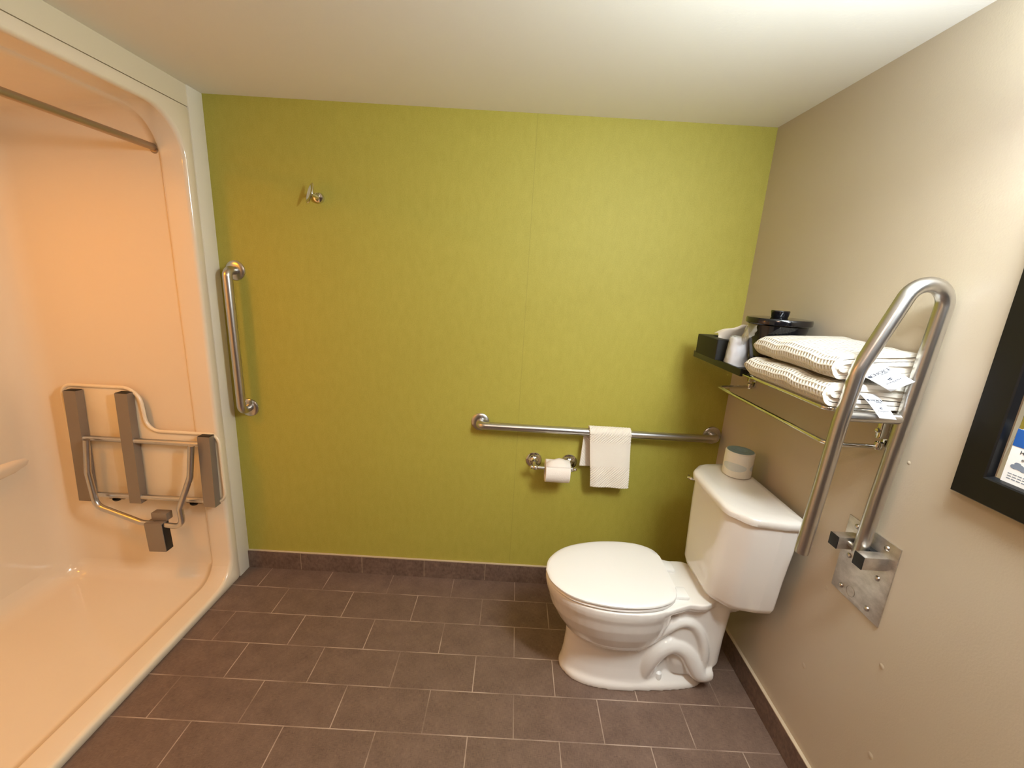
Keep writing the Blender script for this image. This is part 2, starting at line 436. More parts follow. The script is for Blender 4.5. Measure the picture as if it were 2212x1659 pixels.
for i in range(len(rings)-1):
    for j in range(ns):
        q = (i*ns+j, i*ns+(j+1) % ns, (i+1)*ns+(j+1) % ns, (i+1)*ns+j)
        zc = sum(allv[a][2] for a in q)/4; yc = sum(allv[a][1] for a in q)/4
        if i < n_lip: fl.append(q)
        elif zc < 0.095: pn.append(q)
        else: wa.append(q)
wa.append(tuple((len(rings)-1)*ns+j for j in range(ns)))
def part_faces(fcs):
    used = sorted({a for f_ in fcs for a in f_}); mp = {a: i for i, a in enumerate(used)}
    return MB().add([allv[a] for a in used], [tuple(mp[a] for a in f_) for f_ in fcs])
part_faces(fl).build('front_flange', M['fibre'], sh, ang=70)
sw = part_faces(wa)
# moulded ledge along the long wall: the lower wall stands proud of the upper
led = [(XL-0.800, 0.570), (XL-0.764, 0.590), (XL-0.753, 0.606), (XL-0.750, 0.622), (XL-0.754, 0.636), (XL-0.764, 0.643), (XL-0.800, 0.652)]
ys = [-0.140, -0.165, -0.20, -0.26, -0.36, -0.8, -1.4, -1.6]
dx = [-0.049, -0.040, -0.028, -0.014, -0.004, 0, 0, -0.03]
sw.loft([[(max(x+d, XL-0.800), y, z) for x, z in led] for y, d in zip(ys, dx)], True, True)
sw.build('surround_walls', M['fibre'], sh, ang=50)
part_faces(pn).build('shower_pan', M['fibre'], sh, ang=70)

# shower curtain rod
rod = empty('shower_rod', (-2.385, -0.113, 1.905), 'thin dull metal rod across the top of the shower opening', 'rod')
MB().tube([(-2.385, -0.111, 1.904), (-2.385, -1.665, 1.904)], 0.0125, 16).build('rail', M['bronze'], rod)
MB().lathe([(0.0, 0.014), (0.017, 0.014), (0.022, 0.008), (0.023, 0)], (-2.385, -0.1105, 1.904), (0, -1, 0), 24).build('end_flange', M['bronze'], rod)

# ------------------------------------------------------------------ folding shower seat (folded up against the end wall)
st = empty('folding_shower_seat', (-2.55, -0.111, 0.42), 'folded-up L-shaped shower seat with cream board and grey metal slats', 'seat')
yb0, yb1 = -0.127, -0.140
ol = fil2([(-2.905, 0.955), (-2.575, 0.957), (-2.563, 0.766), (-2.253, 0.766), (-2.253, 0.438), (-2.905, 0.445)], [0.045, 0.075, 0.06, 0.04, 0.05, 0.04], 8)
sb = MB().prism(ol, yb1, yb0, 0.004, 'Y')
sb.tube([(x, yb1-0.001, z) for x, z in ol], 0.0075, 10, True)
sb.build('seat_board', M['seatboard'], st)
# raised rim is part of the board; slats run up the underside
def slat(xb, xt, z0, z1):
    w_ = 0.026
    m = MB(); R = [[(xb-w_, -0.143, z0), (xb+w_, -0.143, z0), (xb+w_, -0.178, z0), (xb-w_, -0.178, z0)],
                   [(xt-w_, -0.143, z1), (xt+w_, -0.143, z1), (xt+w_, -0.178, z1), (xt-w_, -0.178, z1)]]
    m.loft(R); o = m.build('slat', M['seatslat'], st, False)
    e = MB().loft([[(xt-w_+.002, -0.145, z1), (xt+w_-.002, -0.145, z1), (xt+w_-.002, -0.176, z1), (xt-w_+.002, -0.176, z1)],
                   [(xt-w_+.002, -0.145, z1+.002), (xt+w_-.002, -0.145, z1+.002), (xt+w_-.002, -0.176, z1+.002), (xt-w_+.002, -0.176, z1+.002)]])
    e.build('end_cap', M['blackmatte'], o, False, label='black plastic end cap'); return o
slat(-2.862, -2.836, 0.428, 0.938); slat(-2.635, -2.620, 0.430, 0.940); slat(-2.303, -2.294, 0.432, 0.766)
for z in (0.727, 0.458):
    MB().tube([(-2.846, -0.166, z), (-2.318, -0.166, z)], 0.0118, 14).build('cross_tube', M['steel'], st)
sup = spline([(-2.772, -0.198, 0.727), (-2.772, -0.200, 0.60)], 3)
pth = fillet([(-2.775, -0.202, 0.735), (-2.793, -0.206, 0.585), (-2.775, -0.214, 0.430), (-2.585, -0.218, 0.363), (-2.400, -0.218, 0.352), (-2.408, -0.214, 0.442), (-2.350, -0.206, 0.590), (-2.330, -0.202, 0.735)],
             [0, .05, .05, .05, .035, .03, .05, 0], 8)
MB().tube(pth, 0.0122, 14).build('support_leg', M['steel'], st)
ft = MB()
rot = Matrix.Rotation(math.radians(-2), 3, 'Y')
ft.box((-2.556, -0.238, 0.232), (-2.478, -0.196, 0.372), 0.003, rot=rot); fbk = ft.build('foot_bracket', M['seatslat'], st)
MB().box((-2.479, -0.235, 0.236), (-2.4765, -0.199, 0.368), 0.0008, rot=rot).build('end_cap', M['blackmatte'], fbk, label='black panel for the shade in the open side')  # black sheet paints the shade inside the bracket's open side
MB().box((-2.5405, -0.215, 0.374), (-2.472, -0.180, 0.410), 0.003).build('clamp_block', M['seatslat'], st)
for x in (-2.745, -2.395):
    MB().box((x-0.035, -0.150, 0.428), (x+0.035, -0.112, 0.446), 0.003).build('wall_hinge', M['seatslat'], st)
for x in (-2.745, -2.395):
    MB().lathe([(0, 0.010), (0.013, 0.010), (0.018, 0.004), (0.018, 0)], (x, -0.145, 0.432), (0, 0, -1), 18).build('hinge_bolt', M['blackmatte'], st)

# ------------------------------------------------------------------ wall grab bars
def flange_mb(c, ax, r=0.042):
    return MB().lathe([(0, 0.0105), (r*0.55, 0.0105), (r*0.85, 0.0085), (r*0.97, 0.005), (r, 0.0008), (r, 0.0)], c, ax, 36)
def grab_bar(p0, p1, off, r, label):
    g = empty('grab_bar', p0, label, 'grab bar')
    q0, q1 = Vector(p0), Vector(p1); d = Vector((0, -1, 0))*off
    MB().tube(fillet([q0+Vector((0, -.004, 0)), q0+d, q1+d, q1+Vector((0, -.004, 0))], 0.036, 10), r, 20).build('rail', M['steel'], g)
    for q in (q0, q1): flange_mb(q, (0, -1, 0)).build('wall_flange', M['steel'], g)
    return g
grab_bar((-2.199, 0, 1.467), (-2.193, 0, 0.852), 0.058, 0.0185, 'vertical satin steel grab bar beside the shower opening')
grab_bar((-1.121, 0, 0.848), (-0.044, 0, 0.847), 0.056, 0.0178, 'long horizontal satin steel grab bar behind the toilet, hand towel over it')

# robe hook
hk = empty('robe_hook', (-1.822, 0, 1.777), 'small chrome robe hook high on the green wall', 'hook')
MB().lathe([(0, 0.018), (0.010, 0.018), (0.019, 0.015), (0.021, 0.008), (0.021, 0.0)], (-1.822, 0, 1.777), (0, -1, 0), 28).build('base', M['chrome'], hk)
MB().tube([(-1.822, -0.014, 1.777), (-1.836, -0.044, 1.786)], 0.008, 14).build('post', M['chrome'], hk)
pl = MB(); ax = Vector((-0.62, -0.74, 0.26)).normalized(); u = Vector((0.12, 0.05, 1)); u = (u-ax*u.dot(ax)).normalized(); s_ = ax.cross(u)
rg = []
for rr_, hh in ((0.02, -0.005), (0.55, -0.005), (0.85, -0.003), (1.0, 0.001), (0.97, 0.003), (0.8, 0.0025), (0.5, -0.0005), (0.02, -0.002)):
    rg.append([Vector((-1.837, -0.050, 1.786))+ax*hh+u*0.042*rr_*math.cos(a)+s_*0.021*rr_*math.sin(a) for a in [2*math.pi*q/32 for q in range(32)]])
pl.loft(rg).build('oval_plate', M['chrome'], hk)

# ------------------------------------------------------------------ toilet-paper holder + roll
th = empty('toilet_paper_holder', (-0.776, 0, 0.673), 'chrome two-post toilet paper holder on the green wall', 'paper holder')
for x in (-0.860, -0.693):
    p = MB().lathe([(0, 0.030), (0.0085, 0.030), (0.009, 0.022), (.013, .016), (.020, .0125), (.0235, .0138), (.0265, .0125), (.0278, .009), (.033, .0075), (.0368, .0055), (.038, 0.0)], (x, 0, 0.674), (0, -1, 0), 36)
    p.tube([(x, -0.028, 0.674), (x, -0.072, 0.670)], [0.0085, 0.006], 16)
    p.build('post', M['chrome'], th)
    kx = 0.004 if x < -0.8 else 0.003
    sp_ = MB()
    for (dx_, r_) in ((0, 0.0135), (-0.016 if x < -.8 else 0.016, 0.0085)):
        sp_.lathe([(r_*math.sin(math.pi*q/10), -r_*math.cos(math.pi*q/10)) for q in range(11)], (x+dx_+kx, -0.076, 0.669), 'X', 20)
    sp_.build('finial', M['chrome'], th)
MB().tube([(-0.858, -0.076, 0.669), (-0.69, -0.076, 0.669)], 0.0085, 16).build('spindle', M['chrome'], th)
rl = empty('toilet_paper_roll', (-0.7555, -0.076, 0.606), 'loose white toilet roll on the chrome holder under the towel bar', 'toilet roll')
x0, x1, R, ri = -0.811, -0.700, 0.052, 0.020
cz = 0.669-(ri-0.0087)
rm = MB().lathe([(ri, x0+0.7555), (R-0.002, x0+0.7555), (R, x0+0.7555+0.002), (R, x1+0.7555-0.002), (R-0.002, x1+0.7555), (ri, x1+0.7555), (ri, x0+0.7555)], (-0.7555, -0.076, cz), 'X', 56)
rm.build('paper', M['roll'], rl)
MB().lathe([(ri-0.0001, x0+0.7556), (ri-0.0001, x1+0.7554)], (-0.7555, -0.076, cz), 'X', 32).build('core', pbr('grey_card_core', (150, 138, 120), 0.8).m, rl)
# free end of the sheet, folded to a point on top
fp = MB(); rows = []
for a in range(0, 8):
    ang = math.radians(40+a*9); wv = 1.0 if a < 4 else 1-(a-3)*0.24
    rr_ = R+0.0012+0.0010*a*(a > 3)
    c = (x0+x1)/2+0.008*(a > 4)
    y, z = -0.076-math.cos(ang)*rr_, cz+math.sin(ang)*rr_
    rows.append([(c-wv*0.053, y, z), (c-wv*0.02, y-0.0005, z+0.0004), (c+wv*0.02, y-0.0005, z+0.0004), (c+wv*0.053, y, z)])
fp.loft(rows, False, False, closed=False)
fo = fp.build('folded_sheet', M['roll'], rl)
fo.modifiers.new('t', 'SOLIDIFY').thickness = 0.0006

# ------------------------------------------------------------------ hand towel over the bar
def cloth_grid(rows, uvscale=None):
    """rows: list of lists of points -> faces with metric uv"""
    m = MB(); n = len(rows[0]); vs = [p for r in rows for p in r]; fs = []; us = []
    L = [0.0]
    for i in range(1, len(rows)): L.append(L[-1]+(Vector(rows[i][n//2])-Vector(rows[i-1][n//2])).length)
    Wd = [0.0]
    for j in range(1, n): Wd.append(Wd[-1]+(Vector(rows[0][j])-Vector(rows[0][j-1])).length)
    for i in range(len(rows)-1):
        for j in range(n-1):
            fs.append((i*n+j, i*n+j+1, (i+1)*n+j+1, (i+1)*n+j))
            us.append(((Wd[j], L[i]), (Wd[j+1], L[i]), (Wd[j+1], L[i+1]), (Wd[j], L[i+1])))
    return m.add(vs, fs, 0, us)
byc, bzc, br0 = -0.056, 0.8478, 0.0178
rw = []
prof = []                                     # (y, z, t, length from front hem) front hem up, over the bar, down the back
off = br0+0.0065; FL = bzc-0.588
for q in range(140, 0, -1):
    s_ = q/140; prof.append((byc-off+0.004*s_+0.0025*math.sin(s_*7), bzc-FL*s_, 2+s_, FL*(1-s_)))
for q in range(25):
    a = math.pi*(1-q/24); prof.append((byc+off*math.cos(a), bzc+off*math.sin(a)*1.05, 1, FL+off*math.pi*q/24))
for q in range(1, 40): prof.append((byc+off, bzc-(bzc-0.672)*q/39, 0, FL+off*math.pi+0.17*q/39))
nx = 104
def sstep(a, b_, x): x = min(max((x-a)/(b_-a), 0), 1); return x*x*(3-2*x)
for (y, z, t, L_) in prof:
    s_ = min(max((0.870-z)/0.28, 0), 1)
    if t >= 1: xl, xr = -0.626+0.030*s_, -0.440+0.020*s_
    else: xl, xr = -0.640-0.012*s_, -0.452-0.0*s_
    rib = (1-sstep(.098, .112, L_))+sstep(.215, .228, L_); rib = min(rib, 1)
    hem = 1-sstep(0, .006, L_)
    r_ = []
    for j in range(nx+1):
        q = j/nx; x = xl+(xr-xl)*q
        fold = 0.0025*math.sin(q*9+z*11)*s_
        scal = 0.0022*abs(math.sin(q*math.pi*15))*hem
        edge = 0.004*(math.exp(-(q*14)**2)+math.exp(-((1-q)*14)**2))*(1 if t >= 2 else 0)
        d_ = 0.0017*math.sin(2*math.pi*(q*.188-L_*1.0+.3)/.0125)*rib+.0004*math.sin(x*900)*math.sin(L_*800)*(1-rib)
        if t >= 2: r_.append((x, y-fold+edge-d_, z+scal))
        elif t == 1: r_.append((x, y+(y-byc)/off*d_, z+d_))
        else: r_.append((x, y-fold+d_, z))
    rw.append(r_)
ht = cloth_grid(rw)
tw = ht.solo('hand_towel', M['terry'], (-0.53, -0.056, 0.588), 'small white ribbed hand towel draped over the horizontal grab bar', 'towel', ang=60)
md = tw.modifiers.new('t', 'SOLIDIFY'); md.thickness = 0.006; md.offset = 0

# ------------------------------------------------------------------ toilet
YC = -0.462
tl = empty('toilet', (-0.45, YC, 0.0), 'white two-piece toilet with closed lid, standing in the corner', 'toilet')
def W3(f, l, z): return (-f, YC+l, z)
def egg(fb, ff, hw, z, n=48, pw=2.1, back=2.6):
    cf = fb+(ff-fb)*0.46; out = []
    for q in range(n):
        a = 2*math.pi*q/n; c, s_ = math.cos(a), math.sin(a)
        e = pw if c > 0 else back
        rx = (ff-cf) if c > 0 else (cf-fb)
        out.append(W3(cf+rx*math.copysign(abs(c)**(2/e), c), hw*math.copysign(abs(s_)**(2/e), s_), z))
    return out
b = MB()
b.loft([egg(.32, .812, .187, .389), egg(.32, .812, .188, .372), egg(.325, .808, .186, .355), egg(.33, .801, .180, .335), egg(.335, .790, .174, .30), egg(.345, .765, .160, .255), egg(.36, .733, .140, .21), egg(.385, .690, .112, .172), egg(.42, .630, .076, .148), egg(.46, .57, .035, .140)])
b.loft([egg(.30, .722, .100, .25), egg(.30, .716, .092, .20), egg(.30, .714, .090, .14), egg(.30, .718, .095, .08), egg(.30, .724, .102, .04), egg(.30, .731, .112, .012), egg(.30, .732, .115, .0)])
ft_ = [(p.x, p.y) for p in spline_closed([(-.731, 0), (-.70, -.075), (-.64, -.115), (-.54, -.134), (-.42, -.130), (-.30, -.118), (-.205, -.095), (-.155, -.045), (-.150, 0), (-.155, .045), (-.205, .095), (-.30, .118), (-.42, .130), (-.54, .134), (-.64, .115), (-.70, .075)], 5)]
b.loft([[(-.44+(x+.44)*kf, YC+y*.86*kl, z) for x, y in ft_] for z, kf, kl in ((0, 1, 1), (.014, 1, 1), (.021, .99, .975), (.026, .975, .94), (.045, .93, .78), (.070, .86, .62), (.095, .78, .45))])
def rr_ring(f0, f1, hw, z, r, n=6):
    return [W3(p[0], p[1], z) for p in fil2([(f0, -hw), (f1, -hw), (f1, hw), (f0, hw)], r, n)]
b.loft([rr_ring(.115, .36, .098, .37, .05), rr_ring(.125, .36, .097, .22, .05), rr_ring(.125, .34, .094, .11, .05), rr_ring(.145, .33, .085, .06, .05), rr_ring(.18, .31, .06, .038, .04)])   # rear column
b.box((-.46, YC-.070, .03), (-.15, YC+.070, .35), 0.02)
b.box((-.225, YC-.085, .34), (-.09, YC+.085, .4165), 0.012)
for sg in (-1, 1):
    tr = [W3(f_, sg*(l_-.006), z_) for f_, z_, l_ in spline([(.415, .020, .062), (.402, .105, .080), (.372, .165, .086), (.328, .190, .084), (.277, .170, .084), (.235, .115, .086), (.205, .075, .086), (.165, .075, .078)], 6)]
    b.tube(tr, 0.037, 18)
    rd = [W3(f_, sg*l_, z_) for f_, z_, l_ in spline([(.46, .165, .080), (.41, .215, .090), (.355, .270, .094), (.31, .294, .092), (.265, .285, .090), (.228, .235, .090), (.205, .165, .088), (.20, .09, .080)], 6)]
    b.tube(rd, 0.021, 14)
# deck between bowl and tank, flaring to the back
dk = [(-.40, -.165), (-.345, -.140), (-.30, -.122), (-.262, -.126), (-.240, -.122), (-.20, -.100), (-.10, -.10), (-.10, .10), (-.20, .100), (-.240, .122), (-.262, .126), (-.30, .122), (-.345, .140), (-.40, .165)]
b.loft([[(x, YC+y*0.70, .325) for x, y in dk], [(x, YC+y*0.93, .356) for x, y in dk], [(x, YC+y, .370) for x, y in dk], [(x, YC+y, .388) for x, y in dk]])
b.v = [(x, y, z*1.055) for x, y, z in b.v]
bowl = remeshed(b, 0.004, 5).build('bowl', M['porcelain'], tl, ang=80)
for sg in (-1, 1):
    MB().lathe([(0, 0.022), (0.006, 0.021), (0.0115, 0.016), (0.0135, 0.006), (0.014, 0.0), (0.014, -0.01)], W3(.357, sg*.080, .044), 'Z', 22).build('bolt_cap', M['seatplastic'], tl)
# tank: chamfered plan, tapering down
def tank_ring(fb, ff, hw, fl, z, g=0.0):
    """plan: straight back, slightly drawn-in sides, long front chamfers, flat front of half width fl"""
    h = [(fb, hw-.025), (fb+.020, hw), (fb+.070, hw), (ff-.058, hw-.014), (ff, fl)]
    pts = [(a, -c) for a, c in h]+[(a, c) for a, c in h[::-1]]
    return [W3(a, c, z) for a, c in fil2(pts, [.012, .012, .03, .06, .09, .09, .06, .03, .012, .012], 7)]
t = MB()
t.loft([tank_ring(.055, .215, .150, .085, .430), tank_ring(.045, .236, .172, .102, .433), tank_ring(.038, .246, .182, .110, .441)]+[tank_ring(.035, ff, hw, fl, z) for z, ff, hw, fl in ((.46, .250, .187, .115), (.58, .250, .197, .123), (.70, .249, .212, .132), (.778, .248, .214, .137))])
t.build('tank', M['porcelain'], tl, ang=50)
l_ = MB()
l_.loft([tank_ring(.033, .249, .216, .134, .7785), tank_ring(.029, .256, .222, .138, .783), tank_ring(.029, .258, .224, .138, .799), tank_ring(.031, .254, .221, .136, .807), tank_ring(.040, .243, .210, .128, .8130), tank_ring(.060, .215, .180, .10, .8155)])
l_.build('tank_lid', M['porcelain'], tl, ang=50)
# seat ring and closed lid
def lid_outline(g):
    pts = [(.815, 0), (.800, .062), (.755, .120), (.693, .158), (.603, .183), (.513, .189), (.435, .179), (.385, .158), (.362, .138)]
    pts = [(f_-(.0 if f_ < .4 else g), l_-g*(1 if l_ > 0 else 0)) for f_, l_ in pts]
    half = [(p.x, p.y) for p in spline([(a, c, 0) for a, c in pts], 5)]+[(.352, .120-g), (.346, .095-g)]
    full = [(a, -c) for a, c in half]+[(a, c) for a, c in half[::-1]][0:-1]
    return [(a, c-(a-.57)*.05) for a, c in full]          # the loose seat sits a touch askew
def lid_ring(g, z, dome=0): return [W3(a, c, z) for a, c in lid_outline(g)]
MB().loft([lid_ring(.012, .4120), lid_ring(.005, .4135), lid_ring(.002, .4190), lid_ring(.005, .4255), lid_ring(.012, .4270)]).build('seat', M['seatplastic'], tl, ang=50)
ld = MB()
def scaled(z, s_): return [W3(.575+(a-.575)*s_, c*s_, z) for a, c in lid_outline(0)]
ld.loft([lid_ring(.008, .4295), lid_ring(.0, .4320), lid_ring(.0, .4370), lid_ring(.003, .4405), lid_ring(.009, .4425), scaled(.4438, .90), scaled(.4450, .7), scaled(.4458, .4), scaled(.4460, .05)])
ld.build('lid', M['seatplastic'], tl, ang=40)
for sg in (-1, 1):
    MB().box(W3(.352, sg*.075-.028, .4090), W3(.300, sg*.075+.028, .4230), 0.004).build('hinge', M['seatplastic'], tl)
lv = MB().tube(fillet([W3(.205, .170, .755), W3(.236, .178, .755), W3(.243, .190, .754), W3(.236, .208, .753)], .006, 4), .006, 12)
lv.build('flush_lever', M['chrome'], tl, label='chrome lever')
MB().lathe([(0, -.03), (.012, -.03), (.012, -.012), (.02, -.012), (.02, 0.004), (0, .004)], W3(.085, -.085, .430), 'Z', 16).build('tank_bolt', M['blackmatte'], tl, label='black rubber tank bolt')

# wrapped spare roll on the tank lid
wp = empty('wrapped_toilet_roll', (-0.100, -0.352, 0.8165), 'paper-wrapped spare toilet roll with bluish end on top of the tank', 'toilet roll')
MB().lathe([(0.0, 0.0), (0.046, 0.0), (0.051, 0.004), (0.0515, 0.05), (0.051, 0.094), (0.047, 0.099)], (-0.100, -0.352, 0.8165), 'Z', 48, uv=True).build('wrapper', M['wrap'], wp)
MB().lathe([(0.0475, 0.0985), (0.040, 0.1005), (0.022, 0.0985), (0.014, 0.093), (0.0, 0.091)], (-0.100, -0.352, 0.8165), 'Z', 48).build('twisted_end', M['wrapblue'], wp)

# ------------------------------------------------------------------ towel shelf
ZS = 1.237
sf = empty('towel_shelf', (0, -0.50, 1.12), 'chrome wall-mounted towel shelf with a hanging bar above the toilet', 'shelf')
MB().tube(fillet([(-.012, -.150, ZS-.006), (-.200, -.150, ZS-.006), (-.200, -.853, ZS-.006), (-.012, -.853, ZS-.006)], .02, 6, True), .006, 14, True).build('shelf_frame', M['chrome'], sf)
for x in (-.055, -.105, -.155):
    MB().tube([(x, -.150, ZS-.0065), (x, -.853, ZS-.0065)], .0045, 12).build('shelf_rod', M['chrome'], sf)
for y in (-.185, -.822):
    bk = MB().box((-.006, y-.013, 1.128), (0, y+.013, ZS-.002), .002)
    bk.box((-.030, y-.008, 1.150), (-.004, y+.008, ZS-.008), .004)
    bk.lathe([(0, 0.010), (.009, .007), (.0115, 0), (.0095, -.012)], (-.018, y, 1.128), (0, 0, -1), 18)
    bk.lathe([(0, .006), (.005, .005), (.0065, 0)], (-.030, y, 1.172), (-1, 0, 0), 14)
    bk.build('bracket', M['chrome'], sf)
MB().tube(fillet([(-.012, -.185, 1.128), (-.145, -.190, 1.121), (-.138, -.805, 1.121), (-.012, -.822, 1.128)], [0, .012, .035, 0], 8), .0062, 14).build('hanging_bar', M['chrome'], sf)

# black tray
def tray():
    o = fil2([(-.222, -.092), (-.03, -.092), (-.03, -.478), (-.222, -.478)], .012, 4)
    i = fil2([(-.214, -.100), (-.038, -.100), (-.038, -.470), (-.214, -.470)], .008, 4)
    m = MB(); P = lambda q, z: [(a, c, z) for a, c in q]
    m.loft([P(i, ZS+.003), P(i, ZS+.011), P(o, ZS+.012), P(o, ZS+.0005)], False, False)
    m.box((-.2265, -.478, ZS-.011), (-.2165, -.092, ZS+.014), .001)
    n = len(i); m.add(P(i, ZS+.003), [tuple(range(n))]); m.add(P(o, ZS+.0005), [tuple(range(n))]); return m
tray().solo('amenity_tray', M['blacktray'], (-.126, -.285, ZS), 'thin black tray on the far end of the towel shelf', 'tray', ang=40)
ZT = ZS+.0035
# tissue box
tb = empty('tissue_box', (-.170, -.215, ZT), 'flat black tissue box cover at the far end of the shelf', 'tissue box')
c0 = MB(); o4 = fil2([(-.236, -.128), (-.115, -.128), (-.115, -.305), (-.236, -.305)], .004, 3); i4 = fil2([(-.20, -.165), (-.15, -.165), (-.15, -.275), (-.20, -.275)], .02, 3)
P = lambda q, z, sx_=0: [(a, c, z) for a, c in q]
c0.loft([P(o4, ZT+.0095), P(o4, ZT+.083), P(fil2([(-.234, -.130), (-.117, -.130), (-.117, -.303), (-.234, -.303)], .004, 3), ZT+.085), P(i4, ZT+.085), P(i4, ZT+.070)], True, True)
c0.build('cover', M['blackmatte'], tb)
tr_ = [];
for q in range(14):
    s_ = q/13; row = []
    for j in range(9):
        v_ = j/8
        x = -.205+.075*v_+.03*s_*(v_)+.004*math.sin(v_*9+s_*3)
        y = -.235+(-.030*math.sin(v_*math.pi))*s_+.02*s_-.05*s_*v_
        z = ZT+.070+.066*s_*(0.70+.45*math.sin(min(1, v_*1.15)*math.pi*0.6))+.004*math.sin(v_*14+s_*5)
        if s_ > .75: y += (s_-.75)*.10*(1-v_); z -= (s_-.75)*.07*(1-v_)
        row.append((x, y, z))
    tr_.append(row)
ts = MB().loft(tr_, False, False, closed=False).build('tissue', M['tissue'], tb, ang=80, label='white tissue pulled up through the top')
ts.modifiers.new('t', 'SOLIDIFY').thickness = .0008; ts.modifiers.new('s', 'SUBSURF').render_levels = 1

# wrapped plastic cup, upside down
cp = empty('wrapped_cup', (-.181, -.351, ZT), 'upside-down plastic cup in clear wrap at the tray edge', 'cup')
cc = (-.181, -.351, ZT)
MB().lathe([(.036, 0.001), (.0365, .004), (.0345, .006), (.0300, .098), (.0280, .1005), (0, .1005)], cc, 'Z', 40).build('cup', M['cup'], cp)
wrp = MB(); rg = []
rnd = random.Random(3)
for i, (r_, h_) in enumerate(((.0405, .0015), (.0395, .004), (.0385, .012), (.0380, .03), (.0365, .05), (.0350, .072), (.0335, .095), (.029, .1045), (.015, .1060), (.002, .1065))):
    rg.append([Vector(cc)+Vector(((r_*(1+.045*rnd.uniform(-1, 1)))*math.cos(2*math.pi*j/30), (r_*(1+.045*rnd.uniform(-1, 1)))*math.sin(2*math.pi*j/30), h_+(.002*rnd.uniform(0, 1) if i else 0))) for j in range(30)])
wrp.loft(rg, False, True).build('plastic_wrap', M['film'], cp, ang=180)

# ice bucket
ib = empty('ice_bucket', (-.100, -.412, ZT), 'glossy black ice bucket with a flat lid, on the shelf', 'ice bucket')
IC = Vector((-.101, -.424, ZT))
MB().lathe([(0, 0.0), (.056, 0.0), (.059, .004), (.0745, .085), (.088, .150), (.0885, .158), (.084, .158), (.071, .085), (.056, .02), (0, .02)], IC, 'Z', 56).build('body', M['black'], ib)
IC2 = IC+Vector((0, -0.0, 0))
MB().lathe([(0, .160), (.094, .160), (.098, .163), (.0985, .176), (.096, .181), (.070, .1835), (0, .184)], IC2, 'Z', 64).build('lid', M['black'], ib)
MB().lathe([(.024, .184), (.0255, .187), (.0285, .204), (.027, .207), (.0, .2075)], IC2, 'Z', 40).build('lid_knob', M['black'], ib)
bg = []
for q in range(9):
    s_ = q/8; row = []
    for j in range(13):
        a = math.radians(138+j*5.2); r_ = .0905+.010*math.sin(j*1.7+q*.6)*s_+.012*s_-.006*s_*s_
        ln = .088-.058*(j/12)**1.5-.03*max(0, 3-j)/3
        row.append(IC+Vector((r_*math.cos(a), r_*math.sin(a), .1585-ln*s_+.004*math.sin(j*2.3)*s_)))
    bg.append(row)
MB().loft(bg, False, False, closed=False).build('liner_bag', M['bag'], ib, ang=180, label='clear plastic liner hanging out from under the lid')

